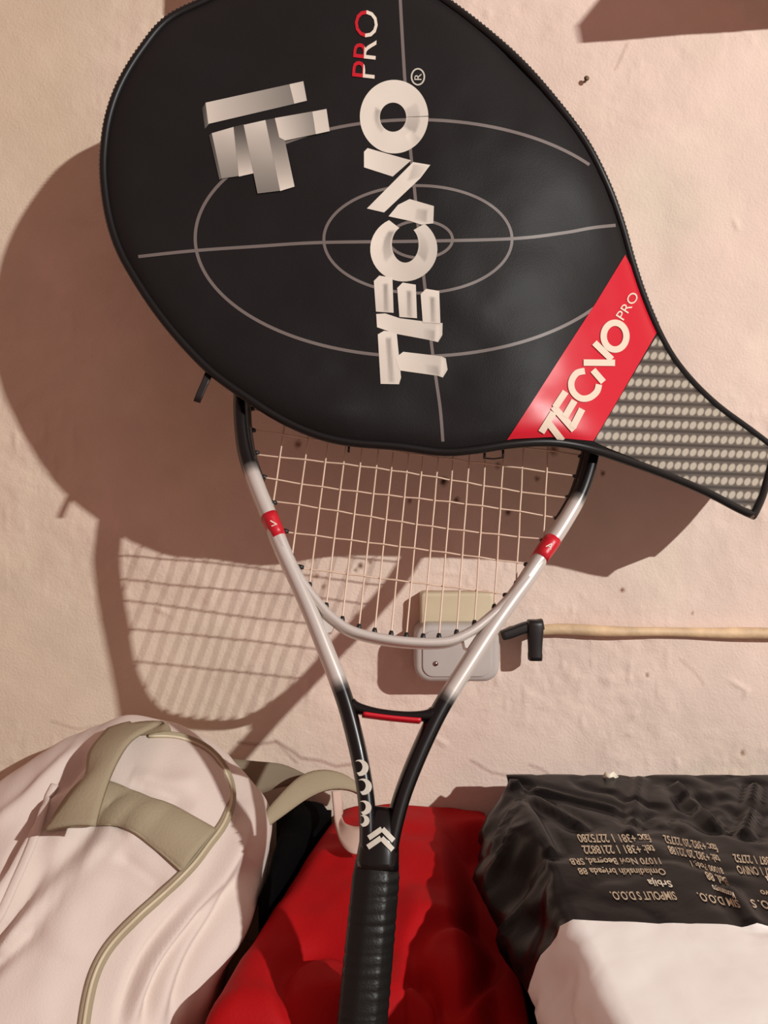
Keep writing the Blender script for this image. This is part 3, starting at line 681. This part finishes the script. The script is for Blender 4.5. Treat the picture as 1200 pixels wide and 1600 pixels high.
c = P(914, 128, 0.0); V, Fc, _ = tube([c + Vector((0, .004, 0)), c + Vector((0, -.005, 0)), c + Vector((0, -.0062, 0))], [0.0012, 0.0012, 0.0026], 10)
mk('nail_shank', V, Fc, mat('rusty_iron', sr(120, 100, 72), 0.7), nl)

# ------------------------------------------------------------------ red bag lying on the table
red_m = mat('red_fabric', sr(170, 12, 18), 0.7, spec=0.15, sheen=0.0, bump=[(600, 0.12, 3), (18, 0.2, 3)], vary=0.06)
def red_top(x, h):
    z = ZC - 0.280 - 0.026 * np.clip(h / 0.27, 0, 1) ** 1.6
    k_ = np.clip((x - 0.046) / 0.032, 0, 1) * np.clip((h - 0.03) / 0.03, 0, 1); z = z - 0.034 * k_ * k_ * (3 - 2 * k_)
    X = 600 + x / (D - h) * F; Y = 800 - (z - ZC) / (D - h) * F
    z = z + 0.006 * fbm(x * 14, h * 14, 3, 91)
    d = np.hypot((X - 505) / 1.15, Y - 1520); z = z - 0.009 * np.exp(-((d - 56) / 15) ** 2) * (X < 560) + 0.004 * np.exp(-(d / 42) ** 2)
    d2 = np.hypot((X - 712) / 1.1, Y - 1490); z = z - 0.008 * np.exp(-((d2 - 58) / 14) ** 2)
    d3 = np.hypot((X - 655) / 0.6, Y - 1560); z = z - 0.007 * np.exp(-((d3 - 50) / 12) ** 2) * (X > 630)
    return z
nx, nh = 130, 130; xs = np.linspace(-0.118, 0.0960, nx); hs = np.linspace(0.004, 0.268, nh)
XX, HH = np.meshgrid(xs, hs); ux = (XX - xs[0]) / (xs[-1] - xs[0]); lf = -0.046 - 0.262 * HH; XX = lf + ux * (xs[-1] - lf); ZZ = red_top(XX, HH)
ex = np.minimum(XX - lf, xs[-1] - XX + 0.012); eh = np.minimum(HH - hs[0] + 0.02, hs[-1] - HH); rr_ = 0.022
rnd = lambda e: np.where(e < rr_, rr_ - np.sqrt(np.clip(rr_ ** 2 - (rr_ - e) ** 2, 0, None)), 0)
ZZ = ZZ - rnd(ex) - rnd(eh)
V = [Vector((a, -b, c)) for a, b, c in zip(XX.ravel(), HH.ravel(), ZZ.ravel())]; idx = np.arange(nx * nh).reshape(nh, nx)
Fc = [tuple(f) for f in np.stack([idx[:-1, :-1], idx[:-1, 1:], idx[1:, 1:], idx[1:, :-1]], -1).reshape(-1, 4)]
rim = list(idx[0, :]) + list(idx[1:, -1]) + list(idx[-1, -2::-1]) + list(idx[-2:0:-1, 0]); o_ = len(V); m_ = len(rim)
cxr, chr_ = 0.0, -0.136
for lv in (0.35, 0.75, 1.0):
    for i in rim:
        p = V[i]; k = 1 + 0.05 * math.sin(lv * math.pi) if lv < 1 else 0.97
        V.append(Vector((cxr + (p.x - cxr) * min(k, 1.0), min(chr_ + (p.y - chr_) * min(k, 1.0), -0.004), p.z + (TT + 0.0005 - p.z) * lv)))
ring = [rim] + [[o_ + j * m_ + i for i in range(m_)] for j in range(3)]
for a, b in zip(ring[:-1], ring[1:]):
    for i in range(m_): Fc.append((a[i], a[(i + 1) % m_], b[(i + 1) % m_], b[i]))
Fc.append(tuple(ring[-1]))
red = fixn(mk('red_bag', V, Fc, red_m)); tag(red, 'soft red fabric bag lying behind the racket grip', 'bag')
BR = BVHTree.FromPolygons([tuple(v) for v in V], Fc)
CAM = Vector((0, -D, ZC))
def hit(bvh, px, py, lift=0.0):
    d = (P(px, py, 0) - CAM).normalized(); loc, n, i, dist = bvh.ray_cast(CAM, d)
    if loc is None: return None
    return CAM + d * (dist - lift)

# black cloth between red bag and backpack
bk_m = mat('black_cloth', (0.0016, 0.0015, 0.0018, 1), 0.9, spec=0.05, bump=[(500, 0.2, 3)])
foot = resample([(-0.050, 0.008), (-0.103, 0.008), (-0.0915, 0.06), (-0.0905, 0.150), (-0.0930, 0.175), (-0.0912, 0.166)], 60, True)
f2, ff = fill2d(foot, 0.005); nb = len(dens(foot, 0.005)); e = pdist(dens(foot, 0.005), f2, True)
zt_ = ZC - 0.272 + 0.003 * fbm(f2[:, 0] * 40, f2[:, 1] * 25, 3, 161) - 0.010 * np.exp(-e / 0.004) - 0.03 * np.clip(f2[:, 1] - 0.09, 0, 1)
k = len(f2); V0 = [Vector((a, -b, c)) for (a, b), c in zip(f2, zt_)]; V1 = [Vector((a, -b, TT + 0.0005)) for a, b in f2]
Fb = list(ff) + [tuple(reversed([i + k for i in f])) for f in ff] + [(i, (i + 1) % nb, k + (i + 1) % nb, k + i) for i in range(nb)]
tag(fixn(mk('black_cloth', V0 + V1, Fb, bk_m)), 'folded black cloth wedged between the cream backpack and the red bag', 'cloth')

# ------------------------------------------------------------------ black and white plastic parcel
pk = thing('plastic_parcel', (0.30, -0.22, TT), 'black and white plastic mailing parcel with upside-down printed address lines', 'parcel')
PB = 0.050; PZ = 0.2357; ZP = ZC - PZ    # back edge clear of the wall, top height below the lens
def psec(h):
    """left half of the section from bottom centre up to the top; x, z in metres"""
    b = min(max((h - PB) / 0.055, 0), 1); b = b * b * (3 - 2 * b)
    rx = 0.109 - 0.029 * b - 0.003 * math.sin(h * 16)
    rz = ZC - 0.254 - 0.026 * b
    return [(0.135, TT + 0.001), (0.118, TT + 0.010), (0.108, ZC - 0.36), (0.106, ZC - 0.315), (rx + 0.004, rz - 0.012), (rx, rz), (rx + 0.010, rz + 0.0135), (0.1072, ZP - 0.0016), (0.1090, ZP - 0.0002), (0.116, ZP)]
hh_ = np.linspace(PB, 0.46, 110); rows = []
for h in hh_:
    lft = resample(np.array(psec(h)), 34)
    mid = [(x, ZP) for x in np.linspace(0.116, 0.50, 92)[1:]]
    rgt = [(0.616 - x, z) for x, z in lft[::-1]][1:]
    rows.append(np.array(list(lft) + mid + list(rgt)))
rows = np.array(rows); nr, nc = rows.shape[:2]; G = np.zeros((nr, nc, 3)); G[..., 0] = rows[..., 0]; G[..., 2] = rows[..., 1]; G[..., 1] = -hh_[:, None]
x_, y_, z_ = G[..., 0], -G[..., 1], G[..., 2]
top_ = np.clip((z_ - (ZP - 0.004)) / 0.004, 0, 1); far = np.clip((y_ - PB) / 0.03, 0, 1)
cr = np.abs(fbm(x_ * 22 + y_ * 9, y_ * 16 - x_ * 5, 3, 101)); cr2 = np.abs(fbm(x_ * 50, y_ * 30, 2, 111))
G[..., 2] += top_ * (-0.0034 * np.clip(1 - cr * 3, 0, 1) * np.clip(1.6 - y_ * 5, 0.08, 1) + 0.0016 * fbm(x_ * 9, y_ * 9, 2, 121) - 0.0004 * cr2) * (0.3 + 0.7 * far)
sd = (1 - top_) * (x_ < 0.13); G[..., 0] += sd * far * (0.006 * fbm(z_ * 30, y_ * 24, 3, 131) - 0.006 * np.clip(1 - 4 * np.abs(vnoise(y_ * 26 + z_ * 20, z_ * 14, 141)), 0, 1))
G[..., 2] = np.maximum(G[..., 2], TT + 0.0008)
for (a, b, dep) in [((800, 1222), (905, 1290), 0.004), ((800, 1222), (860, 1330), 0.004), ((812, 1225), (960, 1262), 0.003), ((1060, 1225), (1120, 1290), 0.005), ((1180, 1225), (1165, 1300), 0.005), ((1000, 1215), (985, 1300), 0.003), ((1140, 1390), (1180, 1440), 0.003)]:
    zz = lambda p: (p[0], 0)
    pa = CAM + (P(a[0], a[1], 0) - CAM) * (PZ / (ZC - P(a[0], a[1], 0).z)); pb = CAM + (P(b[0], b[1], 0) - CAM) * (PZ / (ZC - P(b[0], b[1], 0).z))
    d = pdist([(pa.x, -pa.y), (pb.x, -pb.y)], np.stack([x_.ravel(), y_.ravel()], 1)).reshape(x_.shape)
    G[..., 2] += top_ * (dep * np.exp(-(d / 0.0045) ** 2) * 0.8 - dep * 0.6 * np.exp(-((d - 0.009) / 0.005) ** 2))
V = [Vector(p) for p in G.reshape(-1, 3)]; idx = np.arange(nr * nc).reshape(nr, nc)
Fc = [tuple(f) for f in np.stack([idx[:-1, :-1], idx[:-1, 1:], idx[1:, 1:], idx[1:, :-1]], -1).reshape(-1, 4)]
Fc += [(idx[i, 0], idx[i, -1], idx[i + 1, -1], idx[i + 1, 0]) for i in range(nr - 1)] + [tuple(idx[0, :]), tuple(idx[-1, ::-1])]
pm = bpy.data.materials.new('parcel_plastic'); pm.use_nodes = True
nt = pm.node_tree; N = nt.nodes; L = nt.links; b_ = N['Principled BSDF']
tcn = N.new('ShaderNodeTexCoord'); sp = N.new('ShaderNodeSeparateXYZ'); L.new(tcn.outputs['Object'], sp.inputs[0])
wv = math_('MULTIPLY', math_('SINE', math_('MULTIPLY', sp.outputs[0], 22.0)), 0.0035)
edge = math_('GREATER_THAN', math_('ADD', math_('MULTIPLY', sp.outputs[1], -1.0), wv), 0.078)
mxn = N.new('ShaderNodeMix'); mxn.data_type = 'RGBA'; L.new(edge, mxn.inputs[0]); mxn.inputs[6].default_value = (0.0085, 0.0075, 0.0078, 1); mxn.inputs[7].default_value = sr(252, 250, 246)
L.new(mxn.outputs[2], b_.inputs['Base Color']); b_.inputs['Roughness'].default_value = 0.27; b_.inputs['Specular IOR Level'].default_value = 0.10
prev = None
for s_, st in ((22, 0.20), (70, 0.06)):
    n = N.new('ShaderNodeTexNoise'); n.inputs['Scale'].default_value = s_; n.inputs['Detail'].default_value = 4; n.inputs['Distortion'].default_value = 0.8; L.new(tcn.outputs['Object'], n.inputs['Vector'])
    bp = N.new('ShaderNodeBump'); bp.inputs['Strength'].default_value = st; bp.inputs['Distance'].default_value = 0.003; L.new(n.outputs['Fac'], bp.inputs['Height'])
    if prev: L.new(prev.outputs[0], bp.inputs['Normal'])
    prev = bp
L.new(prev.outputs[0], b_.inputs['Normal'])
fixn(mk('wrapping', V, Fc, pm, pk))
BP = BVHTree.FromPolygons([tuple(v) for v in V], Fc)
txt_m = mat('beige_print', sr(190, 172, 146), 0.5); txt_b = mat('white_address_print', sr(232, 222, 200), 0.5)
def onpk(px, py):
    q_ = hit(BP, px, py); return q_ if q_ is not None else P(px, py, 0.2)
def pktext(s, start, end, hp_, m):
    tv, tf = textmesh(s, bold=0.018)
    # flat letters on the parcel's top, read from the wall side
    pa, pb = start, end; V = []
    for a, b in tv:
        px, py = pa[0] + (pb[0] - pa[0]) * a + (b - 0.5) * hp_ * 0.46, pa[1] + (pb[1] - pa[1]) * a + (b - 0.5) * hp_
        d = (P(px, py, 0) - CAM).normalized(); q_ = hit(BP, px, py, 0.0)
        if q_ is None: q_ = CAM + d * (PZ / -d.z)
        V.append(q_ + Vector((0, 0, 0.0006)))
    mk('address_line', V, tf, m, pk, smooth=False)
for s, a, b, m in [('SIMPOLIT S D.O.O.', (1056, 1401), (955, 1401), txt_m), ('Srbija', (1049, 1381), (1012, 1379), txt_b), ('Omladinskih brigada 88', (1039, 1362), (903, 1361), txt_m), ('11070 Novi Beograd, SRB', (1031, 1345), (890, 1346), txt_m), ('tel: +381 1 2218822', (1023, 1328), (911, 1329), txt_m), ('fax: +381 1 2275280', (1017, 1311), (903, 1311), txt_m),
                   ('SIM D.O.O.', (1155, 1414), (1091, 1402), txt_m), ('Montenegro', (1147, 1399), (1113, 1387), txt_b), ('Bul. 88', (1137, 1379), (1103, 1369), txt_m), ('81000 Podg. 1', (1129, 1361), (1079, 1349), txt_m), ('tel: +382 20 22188', (1125, 1344), (1045, 1329), txt_m), ('fax: +382 20 22752', (1121, 1327), (1038, 1312), txt_m),
                   ('SIM D.O.O. S', (1262, 1421), (1174, 1413), txt_m), ('BiH Sarajevo', (1262, 1404), (1188, 1395), txt_m), ('Bosna', (1236, 1381), (1198, 1377), txt_b), ('tel: +387 1 ONIVO', (1232, 1366), (1152, 1360), txt_m), ('fax: +387 1 22752', (1228, 1349), (1147, 1342), txt_m)]:
    pktext(s, a, b, 13.5 if m is txt_m else 14, m)
# torn scrap at the back edge
V, Fc = ribbon([P(942, 1213, 0.055), P(946, 1206, 0.057), P(952, 1210, 0.059), P(958, 1205, 0.057), P(966, 1213, 0.055)], [P(943, 1219, 0.057), P(948, 1214, 0.059), P(952, 1216, 0.061), P(958, 1214, 0.059), P(964, 1219, 0.057)], 0.0004)
mk('torn_scrap', V, Fc, txt_b, pk)

# ------------------------------------------------------------------ cream backpack
bag_m = mat('cream_canvas', sr(218, 203, 193), 0.8, spec=0.15, sheen=0.1, bump=[(700, 0.15, 3), (25, 0.15, 3)], vary=0.04)
khaki = mat('khaki_webbing', sr(160, 147, 122), 0.75, spec=0.2, bump=[(500, 0.2, 2)], vary=0.06)
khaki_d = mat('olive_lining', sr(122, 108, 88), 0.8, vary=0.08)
bp_ = thing('cream_backpack', (-0.235, -0.15, TT), 'cream canvas backpack with khaki webbing straps at lower left', 'backpack')
zs = np.array([-0.4095, -0.400, -0.375, -0.350, -0.310, -0.285, -0.260, -0.238, -0.215, -0.198, -0.186, -0.179])
cxs = np.array([-.258, -.258, -.255, -.250, -.236, -.231, -.226, -.224, -.222, -.222, -.222, -.222])
rxs = np.array([.105, .120, .126, .127, .134, .133, .126, .110, .086, .062, .036, .002])
cys = np.array([.155, .155, .152, .147, .130, .118, .106, .097, .088, .082, .078, .075])
rys = np.array([.115, .130, .132, .128, .112, .101, .088, .075, .060, .045, .028, .002])
nz_ = 170; na = 340
prof = spline(np.stack([zs, cxs, rxs, cys, rys], 1) * 10, nz_) / 10
V = np.zeros((nz_, na, 3))
for i, (z, cx, rx, cy, ry) in enumerate(prof):
    th = np.linspace(0, 2 * math.pi, na, endpoint=False); e = 2 / 2.5
    V[i, :, 0] = cx + max(rx, .001) * np.sign(np.cos(th)) * np.abs(np.cos(th)) ** e
    V[i, :, 1] = -(cy + max(ry, .001) * np.sign(np.sin(th)) * np.abs(np.sin(th)) ** e)
    V[i, :, 2] = ZC + z
folds = [([(178, 1222), (140, 1292), (70, 1372), (0, 1466), (-60, 1540)], -0.013, 17), ([(86, 1222), (56, 1300), (27, 1371), (-10, 1445)], 0.011, 12), ([(62, 1258), (38, 1310), (8, 1372)], -0.011, 11), ([(125, 1158), (70, 1215), (20, 1262), (-20, 1300)], 0.006, 11), ([(146, 1165), (96, 1215), (56, 1262), (24, 1320)], -0.009, 12),
         ([(112, 1300), (66, 1385), (10, 1470), (-30, 1520)], 0.009, 13), ([(168, 1305), (118, 1358), (52, 1436), (0, 1498)], 0.006, 11), ([(142, 1322), (90, 1400), (40, 1462)], -0.006, 8), ([(66, 1440), (0, 1504), (-40, 1545)], -0.009, 11),
         ([(378, 1250), (368, 1300), (346, 1352), (300, 1425), (255, 1486), (222, 1545), (198, 1610)], 0.008, 13), ([(384, 1345), (348, 1415), (308, 1485), (282, 1545), (262, 1615)], -0.010, 12), ([(392, 1370), (366, 1450), (326, 1530), (300, 1605)], 0.007, 11), ([(340, 1385), (290, 1455), (242, 1535), (224, 1615)], -0.009, 11), ([(318, 1380), (268, 1440), (222, 1505), (196, 1570), (186, 1620)], -0.006, 10),
         ([(180, 1335), (230, 1372), (262, 1395)], -0.005, 15), ([(160, 1340), (120, 1420), (100, 1500)], 0.004, 26), ([(310, 1215), (250, 1226), (205, 1208)], 0.004, 16), ([(300, 1262), (262, 1240), (205, 1222)], -0.004, 12), ([(350, 1190), (368, 1240), (362, 1300)], -0.006, 9), ([(262, 1255), (285, 1300), (280, 1345)], -0.005, 13), ([(205, 1240), (196, 1270), (172, 1292)], -0.006, 12), ([(232, 1256), (216, 1290), (190, 1300)], 0.004, 12)]
Q = V.reshape(-1, 3); dcam = Q[:, 1] + D; q2 = np.stack([600 + Q[:, 0] / dcam * F, 800 - (Q[:, 2] - ZC) / dcam * F], 1)
disp = 0.0045 * fbm(Q[:, 0] * 13 + Q[:, 2] * 8, Q[:, 2] * 12 - Q[:, 0] * 10, 3, 151)
for ln, a, w in folds:
    lp_ = resample(spline(ln, 30), 24); best = np.full(len(q2), 1e9); par = np.zeros(len(q2))
    for i in range(23):
        d_ = lp_[i + 1] - lp_[i]; t = np.clip(((q2 - lp_[i]) @ d_) / (d_ @ d_), 0, 1); e_ = np.linalg.norm(q2 - (lp_[i] + t[:, None] * d_), axis=1)
        m1 = e_ < best; best = np.where(m1, e_, best); par = np.where(m1, (i + t) / 23, par)
    disp = disp + a * np.exp(-(best / w) ** 2) * np.clip(np.minimum(par, 1 - par) * 5, 0, 1) ** 0.8 * (q2[:, 1] > 0)
cen = np.repeat(np.stack([prof[:, 1], -prof[:, 3], ZC + prof[:, 0] - 0.03], 1)[:, None, :], na, 1).reshape(-1, 3)
nrm_ = Q - cen; nrm_ /= np.linalg.norm(nrm_, axis=1)[:, None]
dampz = np.clip((Q[:, 2] - TT) / 0.03, 0, 1)[:, None]
Q = Q + nrm_ * disp[:, None] * dampz; Q[:, 1] = np.minimum(Q[:, 1], -0.006); Q[:, 2] = np.maximum(Q[:, 2], TT + 0.0006)
idx = np.arange(nz_ * na).reshape(nz_, na)
Fc = [(idx[i, j], idx[i, (j + 1) % na], idx[i + 1, (j + 1) % na], idx[i + 1, j]) for i in range(nz_ - 1) for j in range(na)] + [tuple(idx[0, ::-1]), tuple(idx[-1, :])]
Fc = [tuple(int(k) for k in f) for f in Fc]
fixn(mk('bag_body', [Vector(p) for p in Q], Fc, bag_m, bp_))
BB = BVHTree.FromPolygons([tuple(p) for p in Q], Fc)
def onbag(pts, n, lift=0.002, fallback=0.1):
    out = []; last = None
    for a, b in resample(spline(pts, 60), n):
        q_ = hit(BB, a, b, lift)
        if q_ is None: q_ = P(a, b, (-last.y) if last is not None else fallback)
        out.append(q_); last = q_
    return out
V, Fc = ribbon(onbag([(137, 1214), (187, 1226), (233, 1246), (267, 1258), (305, 1278), (338, 1297)], 26), onbag([(72, 1300), (120, 1292), (165, 1290), (200, 1297), (235, 1322), (285, 1363)], 26), 0.0022, across=12, crown=0.006)
mk('front_band', V, Fc, khaki, bp_, label='wide khaki band across the front')
for e_ in ([(190, 1229), (233, 1249), (267, 1261), (305, 1281), (335, 1299)], [(76, 1298), (120, 1290), (165, 1288), (200, 1294), (237, 1319), (283, 1360)]):
    V, Fc, _ = tube(onbag(e_, 30, 0.004), 0.0008, 6); mk('stitching', V, Fc, khaki, bp_)
def arcpts(pts, n): return [P(*q_) for q_ in resample(spline(pts, 60), n)]
V, Fc = ribbon(arcpts([(176, 1150, .085), (172, 1140, .105), (160, 1152, .128), (140, 1180, .150), (134, 1218, .172), (105, 1255, .192), (70, 1300, .205)], 26), arcpts([(268, 1146, .085), (262, 1130, .105), (240, 1139, .128), (205, 1160, .150), (180, 1200, .172), (163, 1245, .192), (150, 1292, .212)], 26), 0.003, across=8, crown=0.003)
mk('carry_strap', V, Fc, khaki, bp_, label='khaki carry strap arching over the top')
zp = onbag([(232, 1150), (280, 1152), (325, 1172), (352, 1205), (362, 1245), (350, 1285), (326, 1318), (300, 1352), (262, 1390), (215, 1432), (170, 1480), (145, 1530), (131, 1600), (128, 1660)], 70, 0.001)
V, Fc, _ = sweep(zp, [(CAM - p).normalized() for p in zp], 0.0078, 0.0035, 10, power=3); zt = mk('zip_tape', V, Fc, khaki, bp_)
zp2 = [p + (CAM - p).normalized() * 0.0022 for p in zp]; V, Fc, _ = tube(zp2, 0.0013, 8); mk('zip_teeth', V, Fc, mat('pale_zip', sr(198, 184, 156), 0.4), zt)
V, Fc, _ = sweep(onbag([(86, 1226), (72, 1255), (60, 1290), (45, 1330), (25, 1375), (2, 1425), (-20, 1460)], 40, 0.0015), Vector((0, -1, 0.3)).normalized(), 0.0065, 0.004, 10); mk('side_webbing', V, Fc, bag_m, bp_)
# shoulder strap arching to the right, its lining and the hanging loop
V, Fc = ribbon(arcpts([(398, 1290, .105), (430, 1250, .085), (466, 1216, .062), (500, 1205, .050), (535, 1212, .042), (562, 1232, .036)], 24), arcpts([(402, 1305, .110), (440, 1277, .092), (482, 1248, .072), (515, 1235, .060), (545, 1236, .050), (566, 1246, .042)], 24), 0.003, across=6, crown=0.002)
ss = mk('shoulder_strap', V, Fc, khaki, bp_, label='khaki shoulder strap looping to the right')
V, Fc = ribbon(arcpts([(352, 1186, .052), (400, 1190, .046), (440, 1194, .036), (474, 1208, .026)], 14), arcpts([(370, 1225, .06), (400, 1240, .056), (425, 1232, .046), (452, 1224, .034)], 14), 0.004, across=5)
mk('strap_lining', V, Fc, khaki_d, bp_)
V, Fc = ribbon(arcpts([(518, 1236, .062), (520, 1258, .066), (523, 1288, .086), (532, 1316, .110), (548, 1334, .124), (572, 1336, .124)], 22), arcpts([(532, 1234, .056), (533, 1256, .060), (534, 1275, .066), (541, 1288, .092), (556, 1294, .102), (574, 1292, .102)], 22), 0.002, across=5)
mk('webbing_loop', V, Fc, mat('pale_webbing', sr(200, 172, 158), 0.8), bp_, label='pale webbing loop hanging from the shoulder strap')
